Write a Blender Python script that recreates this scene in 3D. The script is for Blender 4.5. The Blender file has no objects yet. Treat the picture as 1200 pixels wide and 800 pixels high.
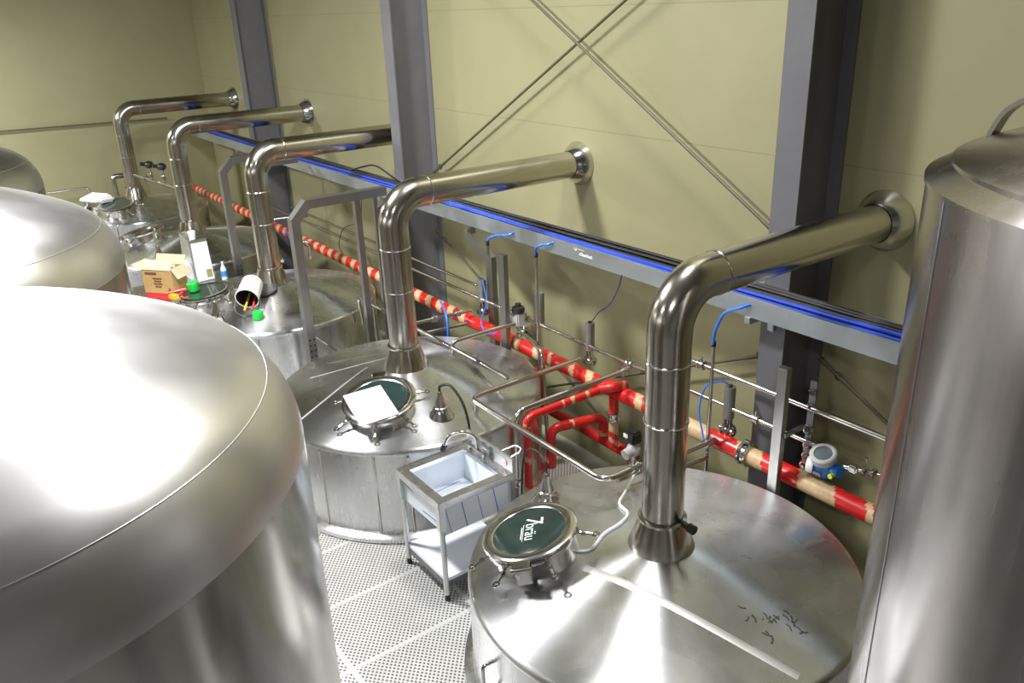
import bpy, bmesh, math, random
from mathutils import Vector, Matrix
random.seed(7)
PI = math.pi
SC = bpy.context.scene
COL = SC.collection

# ------------------------------------------------------------------ camera
cam_d = bpy.data.cameras.new('camera'); cam = bpy.data.objects.new('camera', cam_d); COL.objects.link(cam)
cam_d.sensor_width = 36.0; cam_d.lens = 963.1 / 1200 * 36; cam_d.clip_start = .05; cam_d.clip_end = 200
def cam_axes(yaw, pitch, roll):
    f = Vector((math.sin(yaw)*math.cos(pitch), math.cos(yaw)*math.cos(pitch), -math.sin(pitch)))
    r = f.cross(Vector((0, 0, 1))).normalized(); u = r.cross(f)
    r2 = r*math.cos(roll) + u*math.sin(roll); u2 = -r*math.sin(roll) + u*math.cos(roll)
    return r2, u2, -f
_r, _u, _b = cam_axes(-.95102, .38904, -.03844)
cam.matrix_world = Matrix(((_r.x, _u.x, _b.x, 0), (_r.y, _u.y, _b.y, -5), (_r.z, _u.z, _b.z, 3.82), (0, 0, 0, 1)))
SC.camera = cam

# ------------------------------------------------------------------ light
SC.view_settings.view_transform = 'Standard'; SC.view_settings.look = 'None'
SC.view_settings.gamma = 1.0; SC.view_settings.use_curve_mapping = False
SC.view_settings.exposure = -1.32
wd = bpy.data.worlds.new('hall_air'); SC.world = wd; wd.use_nodes = True
wd.node_tree.nodes['Background'].inputs[0].default_value = (.9, .95, 1, 1)
wd.node_tree.nodes['Background'].inputs[1].default_value = .05
def lamp(name, loc, size, power, col=(1, .97, .9)):
    d = bpy.data.lights.new(name, 'AREA'); d.shape = 'DISK'; d.size = size; d.energy = power; d.color = col
    o = bpy.data.objects.new(name, d); COL.objects.link(o); o.location = loc
    return o
lamp('bay_or_fill_lamp', (-6.95, -4.25, 5.6), .8, 1650, (1, .99, .97))
lamp('bay_or_fill_lamp', (-4.15, -1.7, 8.0), .8, 900, (1, .98, .95))
lamp('bay_or_fill_lamp', (-0.15, -7.6, 6.0), .7, 380, (1, .98, .95))  # fill added to light the near domed tank's body and the tall tank
lamp('bay_or_fill_lamp', (-14.3, -6.4, 4.7), .7, 1500, (1, .99, .97))
lamp('bay_or_fill_lamp', (-6.0, -12.0, 6.5), .8, 500, (1, .98, .95))  # unseen fill added behind the camera for more neutral ambient light

# ------------------------------------------------------------------ materials
def nodes(name):
    m = bpy.data.materials.new(name); m.use_nodes = True
    nt = m.node_tree; return m, nt, nt.nodes['Principled BSDF']
def N(nt, typ, **kw):
    n = nt.nodes.new(typ)
    for k, v in kw.items(): setattr(n, k, v)
    return n
def math_n(nt, op, a, b=None, clamp=False):
    n = N(nt, 'ShaderNodeMath', operation=op); n.use_clamp = clamp
    for i, v in enumerate((a, b)):
        if v is None: continue
        if isinstance(v, (int, float)): n.inputs[i].default_value = v
        else: nt.links.new(v, n.inputs[i])
    return n.outputs[0]
def ramp(nt, fac, stops):
    r = N(nt, 'ShaderNodeValToRGB'); e = r.color_ramp.elements
    while len(e) < len(stops): e.new(.5)
    for i, (p, c) in enumerate(stops):
        e[i].position = p; e[i].color = (*c, 1) if len(c) == 3 else c
    nt.links.new(fac, r.inputs[0]); return r.outputs[0]
def noise(nt, vec, scale, detail=4, rough=.6, dist=0):
    n = N(nt, 'ShaderNodeTexNoise'); n.inputs['Scale'].default_value = scale; n.inputs['Detail'].default_value = detail
    n.inputs['Roughness'].default_value = rough; n.inputs['Distortion'].default_value = dist
    if vec is not None: nt.links.new(vec, n.inputs['Vector'])
    return n.outputs['Fac']
def bump(nt, bsdf, h, strength, dist=.01):
    b = N(nt, 'ShaderNodeBump'); b.inputs['Strength'].default_value = strength; b.inputs['Distance'].default_value = dist
    nt.links.new(h, b.inputs['Height']); nt.links.new(b.outputs[0], bsdf.inputs['Normal'])
def mapping(nt, src, scale):
    mp = N(nt, 'ShaderNodeMapping'); mp.inputs['Scale'].default_value = scale; nt.links.new(src, mp.inputs['Vector']); return mp.outputs[0]
def plain(name, col, rough=.5, metal=0, coat=0, nvar=.12, nscale=14):
    m, nt, b = nodes(name)
    tc = N(nt, 'ShaderNodeTexCoord')
    f = noise(nt, tc.outputs['Object'], nscale)
    nt.links.new(ramp(nt, f, [(.3, tuple(c*(1-nvar) for c in col)), (.7, tuple(min(1, c*(1+nvar)) for c in col))]), b.inputs['Base Color'])
    b.inputs['Roughness'].default_value = rough; b.inputs['Metallic'].default_value = metal
    b.inputs['Coat Weight'].default_value = coat
    return m
def steel(name, col=(.62, .61, .59), r0=.2, r1=.34, aniso=0.0, stretch=(3, 3, 3), bstr=.0, rot=.25):
    """stainless steel: grain direction through stretch / anisotropy, cloudy polishing marks in the roughness"""
    m, nt, b = nodes(name)
    tc = N(nt, 'ShaderNodeTexCoord')
    cl = noise(nt, tc.outputs['Object'], 2.2, 2, .5, .3)
    gr = noise(nt, mapping(nt, tc.outputs['Object'], stretch), 5, 2, .5)
    mx = math_n(nt, 'ADD', math_n(nt, 'MULTIPLY', cl, .6), math_n(nt, 'MULTIPLY', gr, .4))
    mr = N(nt, 'ShaderNodeMapRange'); mr.inputs['From Min'].default_value = .3; mr.inputs['From Max'].default_value = .7
    mr.inputs['To Min'].default_value = r0; mr.inputs['To Max'].default_value = r1
    nt.links.new(mx, mr.inputs['Value']); nt.links.new(mr.outputs[0], b.inputs['Roughness'])
    nt.links.new(ramp(nt, mx, [(.3, tuple(c*.93 for c in col)), (.7, col)]), b.inputs['Base Color'])
    b.inputs['Metallic'].default_value = 1
    if aniso:
        b.inputs['Anisotropic'].default_value = aniso; b.inputs['Anisotropic Rotation'].default_value = rot
        tg = N(nt, 'ShaderNodeTangent', direction_type='RADIAL', axis='Z'); nt.links.new(tg.outputs[0], b.inputs['Tangent'])
    if bstr: bump(nt, b, gr, bstr, .004)
    return m
ST_TOP = steel('brushed_steel_top', (.77, .79, .82), .24, .32, .87, (.8, .8, .8))
ST_BODY = steel('brushed_steel_body', (.70, .71, .72), .22, .32, .6, (5, 5, .2))
ST_DOME = steel('brushed_steel_dome', (.80, .80, .82), .31, .37, .5, (.8, .8, .8))
ST_SHELL = steel('mirror_brushed_shell', (.60, .59, .57), .15, .25, .4, (4, 4, .3))
ST_TALL = steel('brushed_steel_tall', (.38, .36, .355), .20, .30, .75, (4, 4, .15))
ST_DUCT = steel('polished_steel_duct', (.55, .52, .46), .13, .24, 0, (1.5, 1.5, 1.5))
ST_PIPE = steel('polished_steel_pipe', (.60, .58, .54), .14, .22, 0, (3, 3, 3))
ST_FIT = steel('polished_steel_fitting', (.68, .67, .65), .10, .2, 0, (2, 2, 2))
ST_DULL = steel('dull_steel_plate', (.33, .325, .31), .32, .45, 0, (6, 6, 6))
ST_SINK = steel('bright_steel_sink', (.66, .67, .68), .22, .32, 0, (1.2, 1.2, 1.2))
GALV = steel('galvanised_sheet', (.48, .52, .54), .38, .55, 0, (5, 5, 5))
COLM = plain('grey_painted_column', (.125, .125, .136), .55, 0, 0, .08, 3)
ROD = plain('dull_brown_rod', (.10, .088, .055), .5, .2)
BLUE = plain('blue_cable', (.010, .055, .50), .4, 0, .2)
BLUEH = plain('blue_air_hose', (.02, .16, .75), .35)
BLACK = plain('black_cable', (.012, .012, .014), .45)
BLACKP = plain('black_plastic', (.02, .02, .02), .35)
GREYP = plain('grey_plastic', (.42, .42, .41), .4)
GREYD = plain('dark_grey_cast', (.13, .13, .14), .45, .3)
ACT = plain('grey_actuator_metal', (.33, .33, .32), .35, .75)
WHITE = plain('white_plastic', (.8, .8, .78), .4, 0, 0, .03)
PAPER = plain('white_paper', (.86, .86, .85), .7, 0, 0, .02)
FILM = plain('white_protective_film', (.74, .79, .86), .25, 0, .3, .05, 5)
FILMB = plain('blue_film_print', (.05, .08, .5), .4)
RED = plain('red_wrap', (.56, .012, .010), .32, 0, .2, .15, 9)
TAN = plain('tan_tape', (.50, .35, .19), .45, 0, 0, .15, 30)
CARD = plain('brown_cardboard', (.48, .31, .12), .75, 0, 0, .08)
CARDR = plain('red_print', (.55, .03, .03), .6)
CARDD = plain('dark_print', (.16, .06, .03), .7)
CARDL = plain('pale_cardboard', (.62, .50, .34), .75)
GREEN = plain('bright_green_plastic', (.01, .48, .06), .35)
YELL = plain('yellow_tape', (.7, .42, .02), .5)
TRBLUE = plain('blue_enamel', (.008, .16, .62), .3, 0, .4, .06)
LIME = plain('lime_plug', (.45, .62, .02), .4)
LABELB = plain('blue_bottle_label', (.05, .25, .65), .5)
PETM = plain('clear_bottle_plastic', (.62, .7, .75), .12)
LETTER = plain('frosted_lettering', (.66, .72, .70), .5)
GLASS = plain('dark_sight_glass', (.018, .036, .033), .08, 0, 1.0, .2, 5)
GLASSI = plain('display_glass', (.10, .13, .15), .08, 0, 1.0)
HOSEW = plain('translucent_white_hose', (.78, .80, .80), .25, 0, .5)
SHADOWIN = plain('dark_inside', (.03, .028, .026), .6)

def wall_material(name='cream_wall_panel', seams=1):
    m, nt, b = nodes(name)
    tc = N(nt, 'ShaderNodeTexCoord'); sp = N(nt, 'ShaderNodeSeparateXYZ'); geo = N(nt, 'ShaderNodeNewGeometry')
    nt.links.new(geo.outputs['Position'], sp.inputs[0])
    z = sp.outputs[2]
    fr = math_n(nt, 'FRACT', math_n(nt, 'DIVIDE', math_n(nt, 'ADD', z, 7.55), 1.03))
    seam = math_n(nt, 'MULTIPLY', math_n(nt, 'LESS_THAN', fr, .008), seams)
    n1 = noise(nt, geo.outputs['Position'], .9, 4); n2 = noise(nt, geo.outputs['Position'], 34, 2)
    base = ramp(nt, n1, [(.3, (.262, .250, .136)), (.7, (.300, .285, .160))])
    mix = N(nt, 'ShaderNodeMixRGB', blend_type='MULTIPLY')
    nt.links.new(math_n(nt, 'MULTIPLY', seam, .3), mix.inputs[0]); nt.links.new(base, mix.inputs[1]); mix.inputs[2].default_value = (.25, .22, .15, 1)
    nt.links.new(mix.outputs[0], b.inputs['Base Color']); b.inputs['Roughness'].default_value = .5
    bump(nt, b, math_n(nt, 'ADD', math_n(nt, 'MULTIPLY', n2, .25), math_n(nt, 'MULTIPLY', seam, -1)), .12, .01)
    return m
WALL = wall_material(); WALLP = wall_material('plain_cream_wall', 0)
def deck_material():
    m, nt, b = nodes('perforated_deck_plate')
    geo = N(nt, 'ShaderNodeNewGeometry'); sp = N(nt, 'ShaderNodeSeparateXYZ'); nt.links.new(geo.outputs['Position'], sp.inputs[0])
    x, y = sp.outputs[0], sp.outputs[1]
    sx = math_n(nt, 'SINE', math_n(nt, 'MULTIPLY', x, 2*PI/.040)); sy = math_n(nt, 'SINE', math_n(nt, 'MULTIPLY', y, 2*PI/.034))
    pr = math_n(nt, 'MULTIPLY', sx, sy)
    hole = ramp(nt, pr, [(.16, (0, 0, 0)), (.34, (1, 1, 1))])
    raised = ramp(nt, math_n(nt, 'MULTIPLY', pr, -1), [(.25, (0, 0, 0)), (.6, (1, 1, 1))])
    fx = math_n(nt, 'FRACT', math_n(nt, 'DIVIDE', math_n(nt, 'ADD', x, 20.02), .62))
    fy = math_n(nt, 'FRACT', math_n(nt, 'DIVIDE', math_n(nt, 'ADD', y, 20.31), .93))
    sm = math_n(nt, 'MAXIMUM', math_n(nt, 'LESS_THAN', fx, .05), math_n(nt, 'LESS_THAN', fy, .035))
    msk = math_n(nt, 'MULTIPLY', hole, math_n(nt, 'SUBTRACT', 1, sm))
    n1 = noise(nt, geo.outputs['Position'], 3, 4)
    base = ramp(nt, n1, [(.3, (.50, .50, .49)), (.7, (.62, .62, .61))])
    mix = N(nt, 'ShaderNodeMixRGB'); nt.links.new(msk, mix.inputs[0]); nt.links.new(base, mix.inputs[1]); mix.inputs[2].default_value = (.12, .12, .12, 1)
    nt.links.new(mix.outputs[0], b.inputs['Base Color'])
    b.inputs['Metallic'].default_value = .55; b.inputs['Roughness'].default_value = .42
    bump(nt, b, math_n(nt, 'MULTIPLY', raised, math_n(nt, 'SUBTRACT', 1, sm)), .5, .006)
    return m
DECK = deck_material()
CONC = plain('concrete_floor', (.36, .36, .31), .8, 0, 0, .15, 4)
HALL = plain('grey_hall_wall', (.42, .42, .42), .7, 0, 0, .1, 2)
CEIL = plain('grey_ceiling_sheet', (.32, .32, .32), .7, 0, 0, .1, 2)
def kettle_top_material():
    """brushed cone top with two straight weld seams crossing it and cloudy stains"""
    m = ST_TOP.copy(); m.name = 'kettle_top_steel'; nt = m.node_tree; b = nt.nodes['Principled BSDF']
    tc = N(nt, 'ShaderNodeTexCoord')
    st = noise(nt, tc.outputs['Object'], 2.4, 3, .55, 1.2)
    old = b.inputs['Base Color'].links[0].from_socket
    mix = N(nt, 'ShaderNodeMixRGB', blend_type='MULTIPLY'); mix.inputs[0].default_value = .6
    nt.links.new(old, mix.inputs[1]); nt.links.new(ramp(nt, st, [(.35, (.70, .70, .70)), (.62, (1, 1, 1))]), mix.inputs[2])
    nt.links.new(mix.outputs[0], b.inputs['Base Color'])
    return m
KTOP = kettle_top_material()

# ------------------------------------------------------------------ mesh collector
class M:
    def __init__(s): s.v = []; s.f = []; s.mi = []; s.cur = 0
    def add(s, vs, fs):
        o = len(s.v); s.v += [Vector(v) for v in vs]; s.f += [tuple(i+o for i in f) for f in fs]; s.mi += [s.cur]*len(fs); return s
    def box(s, c, d, rot=None, bev=0):
        c = Vector(c); hx, hy, hz = d[0]/2, d[1]/2, d[2]/2
        bm = bmesh.new(); bmesh.ops.create_cube(bm, size=1)
        for v in bm.verts: v.co = Vector((v.co.x*d[0], v.co.y*d[1], v.co.z*d[2]))
        if bev: bmesh.ops.bevel(bm, geom=bm.edges[:], offset=min(bev, .45*min(d)), segments=2, affect='EDGES')
        bm.verts.index_update()
        vs = [(rot @ v.co if rot else v.co.copy()) + c for v in bm.verts]; fs = [[v.index for v in f.verts] for f in bm.faces]
        bm.free(); return s.add(vs, fs)
    def lathe(s, prof, c=(0, 0, 0), seg=48, axis=(0, 0, 1), cap0=False, cap1=False):
        q = Vector((0, 0, 1)).rotation_difference(Vector(axis)); c = Vector(c)
        vs = []; fs = []; n = len(prof)
        for i in range(seg):
            a = 2*PI*i/seg
            for r, z in prof: vs.append(q @ Vector((r*math.cos(a), r*math.sin(a), z)) + c)
        for i in range(seg):
            j = (i+1) % seg
            for k in range(n-1):
                a, b_, d, e = i*n+k, j*n+k, j*n+k+1, i*n+k+1
                fs.append((a, b_, d, e))
        if cap0: fs.append([i*n for i in range(seg)][::-1])
        if cap1: fs.append([i*n+n-1 for i in range(seg)])
        return s.add(vs, fs)
    def cyl(s, p0, p1, r, seg=16, r1=None):
        p0 = Vector(p0); p1 = Vector(p1); L = (p1-p0).length
        return s.lathe([(r, 0), (r if r1 is None else r1, L)], p0, seg, (p1-p0).normalized(), True, True)
    def ring(s, c, R, r, axis=(0, 0, 1), seg=32, k=8):
        return s.lathe([(R+r*math.cos(2*PI*i/k), r*math.sin(2*PI*i/k)) for i in range(k+1)], c, seg, axis)
    def ball(s, c, r, seg=16, sc=(1, 1, 1)):
        pr = [(max(1e-4, r*math.sin(PI*i/10)), -r*math.cos(PI*i/10)) for i in range(11)]
        o = len(s.v); s.lathe(pr, (0, 0, 0), seg)
        for i in range(o, len(s.v)): s.v[i] = Vector((s.v[i].x*sc[0], s.v[i].y*sc[1], s.v[i].z*sc[2])) + Vector(c)
        return s
    def tube(s, pts, r, fillet=0, seg=12, caps=True):
        path = fillet_path(pts, fillet); rings = []
        t0 = (path[1]-path[0]).normalized()
        n = t0.orthogonal().normalized()
        vs = []; fs = []
        for i, p in enumerate(path):
            a = (path[i]-path[i-1]).normalized() if i else t0
            b = (path[i+1]-path[i]).normalized() if i < len(path)-1 else a
            t = (a+b).normalized() if (a+b).length > 1e-6 else a
            n = (n - t*n.dot(t)).normalized(); bi = t.cross(n)
            for k in range(seg):
                an = 2*PI*k/seg; vs.append(p + r*(math.cos(an)*n + math.sin(an)*bi))
        for i in range(len(path)-1):
            for k in range(seg):
                k2 = (k+1) % seg; fs.append((i*seg+k, i*seg+k2, (i+1)*seg+k2, (i+1)*seg+k))
        if caps:
            fs.append(list(range(seg))[::-1]); fs.append([(len(path)-1)*seg+k for k in range(seg)])
        return s.add(vs, fs)
    def beam(s, pts, nrm, w, h):
        """rectangular bar along a path lying in the plane with normal nrm: w along nrm, h across the path"""
        nrm = Vector(nrm).normalized(); P = [Vector(p) for p in pts]; vs = []; fs = []
        for i, p in enumerate(P):
            a = (P[i]-P[i-1]).normalized() if i else (P[1]-P[0]).normalized()
            b = (P[i+1]-P[i]).normalized() if i < len(P)-1 else a
            t = (a+b).normalized(); sd = t.cross(nrm).normalized(); k = 1/max(.3, t.dot(a))
            for u, v in ((-1, -1), (1, -1), (1, 1), (-1, 1)): vs.append(p + nrm*u*w/2 + sd*v*h/2*k)
        for i in range(len(P)-1):
            for k in range(4):
                k2 = (k+1) % 4; fs.append((i*4+k, i*4+k2, i*4+4+k2, i*4+4+k))
        fs.append((3, 2, 1, 0)); e = (len(P)-1)*4; fs.append((e, e+1, e+2, e+3))
        return s.add(vs, fs)
    def build(s, name, mat, parent=None, smooth=True, kind=None):
        me = bpy.data.meshes.new(name)
        off = WORLD.get(parent.name, Vector()) if parent else Vector()
        own = Vector()
        if parent is None and s.v:                      # origin at the middle of its base
            xs = [v.x for v in s.v]; ys = [v.y for v in s.v]; zs = [v.z for v in s.v]
            own = Vector(((min(xs)+max(xs))/2, (min(ys)+max(ys))/2, min(zs)))
        me.from_pydata([v-off-own for v in s.v], [], s.f)
        for mt in (mat if isinstance(mat, (list, tuple)) else [mat]): me.materials.append(mt)
        for p, i in zip(me.polygons, s.mi): p.material_index = i
        bm = bmesh.new(); bm.from_mesh(me); bmesh.ops.remove_doubles(bm, verts=bm.verts[:], dist=1e-5)
        bmesh.ops.recalc_face_normals(bm, faces=bm.faces[:]); bm.to_mesh(me); bm.free()
        if smooth: me.shade_smooth(); me.set_sharp_from_angle(angle=math.radians(38))
        o = bpy.data.objects.new(name, me); COL.objects.link(o)
        if parent: o.parent = parent; WORLD[o.name] = off
        else: o.location = own; WORLD[o.name] = own
        if kind: o['kind'] = kind
        return o
WORLD = {}
def fillet_path(pts, r, n=7):
    P = [Vector(p) for p in pts]
    if not r or len(P) < 3: return P
    out = [P[0]]
    for i in range(1, len(P)-1):
        a = (P[i-1]-P[i]); b = (P[i+1]-P[i]); la, lb = a.length, b.length; a.normalize(); b.normalize()
        c = max(-1, min(1, a.dot(b))); th = math.acos(c)
        if th > PI-.02: out.append(P[i]); continue
        d = min(r/math.tan(th/2), la*.48, lb*.48); rr = d*math.tan(th/2)
        cen = P[i] + (a+b).normalized()*(rr/math.sin(th/2))
        s0 = P[i]+a*d-cen; s1 = P[i]+b*d-cen; ang = s0.angle(s1); ax = s0.cross(s1).normalized()
        for k in range(n+1): out.append(cen + Matrix.Rotation(ang*k/n, 3, ax) @ s0)
    out.append(P[-1]); return out
def spline(pts, n=8):
    P = [Vector(p) for p in pts]; P = [2*P[0]-P[1]] + P + [2*P[-1]-P[-2]]; out = []
    for i in range(1, len(P)-2):
        for k in range(n):
            t = k/n; a, b, c, d = P[i-1], P[i], P[i+1], P[i+2]
            out.append(.5*((2*b) + (c-a)*t + (2*a-5*b+4*c-d)*t*t + (3*b-a-3*c+d)*t**3))
    out.append(P[-2]); return out
def thing(name, label, cat, loc, group=None):
    o = bpy.data.objects.new(name, None); COL.objects.link(o); o.location = loc; o.empty_display_size = .1
    WORLD[o.name] = Vector(loc); return tag(o, label, cat, group)
def tag(o, label, cat, group=None):
    o['label'] = label; o['category'] = cat
    if group: o['group'] = group
    return o
def struct(name, m, mat, smooth=False):
    return m.build(name, mat, None, smooth, 'structure')

# ------------------------------------------------------------------ the hall
XL, XR, YF, ZC, ZF = -16.97, 8.0, -16.0, 9.6, -.55
struct('wall_back', M().box(((XL+XR)/2, .1, (ZC+ZF)/2), (XR-XL+.4, .2, ZC-ZF)), WALL)
struct('wall_left', M().box((XL-.1, YF/2-.001, (ZC+ZF)/2), (.2, -YF, ZC-ZF)), WALLP)
struct('wall_right', M().box((XR+.1, YF/2-.001, (ZC+ZF)/2), (.2, -YF, ZC-ZF)), HALL)
struct('wall_front', M().box(((XL+XR)/2, YF-.1, (ZC+ZF)/2), (XR-XL+.4, .2, ZC-ZF)), HALL)
struct('ceiling', M().box(((XL+XR)/2, YF/2, ZC+.1), (XR-XL+.4, -YF+.4, .2)), CEIL)
struct('floor_concrete', M().box(((XL+XR)/2, YF/2, ZF-.1), (XR-XL+.4, -YF+.4, .2)), CONC)
struct('floor', M().box(((XL+XR)/2, (YF-.835)/2, -.03), (XR-XL, -YF-.835, .06)), DECK)

def column(i, xr, label):
    m = M(); x0, x1, y0 = xr-.2, xr, -.47
    m.box(((x0+x1)/2, y0+.0075, (ZC+ZF)/2), (.2, .015, ZC-ZF)); m.box(((x0+x1)/2, -.0085, (ZC+ZF)/2), (.2, .015, ZC-ZF))
    m.box(((x0+x1)/2, -.235, (ZC+ZF)/2), (.011, .44, ZC-ZF))
    o = struct('column_%d' % i, m, COLM); tag(o, label, 'column')
column(1, -13.18, 'grey steel column furthest along the wall, beside the hall corner')
column(2, -8.36, 'grey steel column behind the third vent duct from the camera')
column(3, -3.14, 'grey steel column nearest the camera, behind the foremost vent duct')

# ------------------------------------------------------------------ kettles with cone tops
def kettle(cx, cy, zr, rise, man_dir, man_z, lamp_pos, label, glass_mat=GLASS, tilt=.21, seams=(-43, -66, -30), man_d=.755, man_t=None, clamps=(20, 80, 140, 200, 260, 320), hinge=-100):
    t = thing('brew_kettle', label, 'tank', (cx, cy, 0), 'cone topped brewing vessels along the wall')
    R_ = 1.15
    b = M(); b.lathe([(R_-.02, .0), (R_+.055, 0), (R_+.06, .02), (R_+.06, .045), (R_+.012, .06), (R_, .075), (R_, zr-.05)], (cx, cy, 0), 128)
    for a in seams:
        a = math.radians(a); M().cyl((cx+R_*math.cos(a), cy+R_*math.sin(a), .075), (cx+R_*math.cos(a), cy+R_*math.sin(a), zr-.06), .012, 12).build('weld_seam', ST_FIT, t)
    b.build('shell', ST_BODY, t)
    pr = [(R_, zr-.05), (R_+.004, zr-.03), (R_-.004, zr-.012), (R_-.02, zr-.002)]
    for k in range(9):
        u = k/8; rr = R_-.03-(R_-.03-.17)*u; pr.append((rr, zr+rise*u**1.05))
    pr.append((.02, zr+rise+.01))
    cz = lambda d: zr + rise*max(0, (R_-.03-d)/(R_-.2))**1.05
    c = M(); c.lathe(pr, (cx, cy, 0), 128)
    c.build('cone_top', KTOP, t)
    # manway
    d = Vector((man_dir[0], man_dir[1], 0)).normalized(); C = Vector((cx, cy, 0)) + d*man_d; C.z = man_z
    if man_t is not None: tilt = man_t
    n = Vector((d.x*math.sin(tilt), d.y*math.sin(tilt), math.cos(tilt)))
    mw = M(); mw.lathe([(.262, -.22), (.262, -.05), (.285, -.045), (.29, -.03), (.29, -.016), (.265, -.014)], C, 64, n)
    man = mw.build('manway', ST_FIT, t)
    lr = M(); lr.lathe([(.225, -.006), (.225, .012), (.235, .018), (.28, .016), (.293, .008), (.293, -.008), (.28, -.012)], C, 64, n)
    side = n.cross(Vector((0, 0, 1))).normalized(); out = side.cross(n).normalized()
    if out.dot(d) < 0: out = -out
    lr.build('lid_ring', ST_FIT, man)
    gl = M(); gl.lathe([(.001, .008), (.228, .008)], C, 64, n); gl.lathe([(.228, .008), (.228, -.004)], C, 64, n); gl.build('lid_glass', glass_mat, man)
    M3 = Matrix((d.cross(n)*-1, n.cross(d.cross(n))*1, n)).transposed()
    e1 = n.cross(d).normalized(); e2 = n.cross(e1).normalized()
    if e2.dot(d) < 0: e2 = -e2; e1 = -e1
    def rad_dir(deg):
        v = Vector((math.cos(math.radians(deg)), math.sin(math.radians(deg)), 0)); return (v - n*v.dot(n)).normalized()
    for a in clamps:
        q = rad_dir(a)
        w = M(); p0 = C + q*.275 - n*.045; p1 = C + q*.37 - n*.075
        w.box(C+q*.285-n*.03, (.03, .03, .05), q.to_track_quat('X', 'Z').to_matrix(), .006)
        w.cyl(p0, p1, .010, 8); w.ring(p1+q*.02-n*.004, .017, .0075, n, 14, 6)
        w.cyl(C+q*.305-n*.06, C+q*.335-n*.06, .016, 8)
        w.build('clamp', ST_FIT, man)
    hg = M(); h2 = rad_dir(hinge); h1 = n.cross(h2); rot = Matrix((h2, h1, n)).transposed()
    hg.box(C+h2*.30+n*.004, (.10, .10, .014), rot, .004); hg.cyl(C+h2*.345+h1*.06-n*.01, C+h2*.345-h1*.06-n*.01, .016, 12); hg.box(C+h2*.335-n*.06, (.03, .09, .1), rot, .004)
    hg.build('hinge', ST_FIT, man)
    # sight lamp
    lx, ly = lamp_pos; dl = math.hypot(lx-cx, ly-cy); lz = cz(dl)
    lm = M(); lm.lathe([(.11, -.015), (.075, .03), (.062, .05), (.058, .065), (.05, .07), (.022, .165), (.02, .19), (.012, .2), (.001, .2)], (lx, ly, lz), 24)
    lo = lm.build('sight_lamp', ST_FIT, t)
    return t, man, C, n, e1, e2, cz, (lx, ly, lz+.2), lo

DUCTX = {5: -2.80, 4: -5.83, 3: -8.93, 2: -12.0, 1: -15.25}
K5 = kettle(-2.80, -1.975, .70, .15, (-.52, -.59), .90, (-3.74, -2.09), 'foremost cone topped kettle, with a lettered glass lid and rust flecks', man_d=.78, tilt=.245, clamps=(-72, -18, 44, -112, 118, 178), hinge=-46)
K4 = kettle(-5.82, -1.975, .79, .19, (.48, -.52), .995, (-5.05, -2.11), 'cone topped kettle behind the sink, a white sheet lying on its lid', man_d=.70, tilt=.215, clamps=(-142, -88, -36, 12, 78), hinge=150)
K3 = kettle(-8.93, -1.975, .78, .19, (-.09, -.72), 1.0, (-8.55, -2.75), 'cone topped kettle with a white bucket and green caps on top', man_d=.735, tilt=.10)
K2 = kettle(-12.0, -1.975, .78, .19, (-.5, -.55), 1.0, (-11.4, -2.6), 'cone topped kettle rising behind the cardboard box')
K1 = kettle(-15.25, -1.975, .78, .19, (.62, -.42), 1.02, (-15.6, -2.7), 'cone topped kettle in the far corner of the hall', man_d=.8)

# lettering on the nearest lid
def lettering(K):
    t, man, C, n, e1, e2 = K[:6]
    ex = Vector((.75, -.66, 0)); ex = (ex - n*ex.dot(n)).normalized(); ey = n.cross(ex).normalized()
    def txt(body, size, off, shear=0, sx=1):
        cu = bpy.data.curves.new('t', 'FONT'); cu.body = body; cu.size = size; cu.extrude = .0006; cu.offset = 0; cu.shear = shear
        ob = bpy.data.objects.new('t', cu); COL.objects.link(ob)
        me = bpy.data.meshes.new_from_object(ob.evaluated_get(bpy.context.evaluated_depsgraph_get()))
        vs = [C + n*.0102 + ex*(off[0]+v.co.x*sx) + ey*(off[1]+v.co.y) + n*v.co.z for v in me.vertices]
        fs = [list(p.vertices) for p in me.polygons]
        bpy.data.objects.remove(ob); bpy.data.curves.remove(cu)
        return vs, fs
    m = M()
    m.add(*txt('7', .155, (-.135, -.022), .15)); m.add(*txt('bräu', .105, (-.068, -.022), 0, .88))
    m.box(C + n*.0102 + ex*.02 - ey*.036, (.17, .003, .0012), Matrix((ex, ey, n)).transposed())
    m.box(C + n*.0102 + ex*.02 - ey*.046, (.12, .006, .0012), Matrix((ex, ey, n)).transposed())
    m.build('lettering', LETTER, man, False)
lettering(K5)
# handle on the foremost kettle's side
_a = math.radians(-97)
_hp = Vector((-2.80+1.15*math.cos(_a), -1.975+1.15*math.sin(_a), .42)); _o = Vector((math.cos(_a), math.sin(_a), 0))
M().tube([_hp+Vector((0, 0, .09)), _hp+_o*.06+Vector((0, 0, .09)), _hp+_o*.06-Vector((0, 0, .09)), _hp-Vector((0, 0, .09))], .011, .05).build('side_handle', ST_FIT, K5[0])
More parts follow.
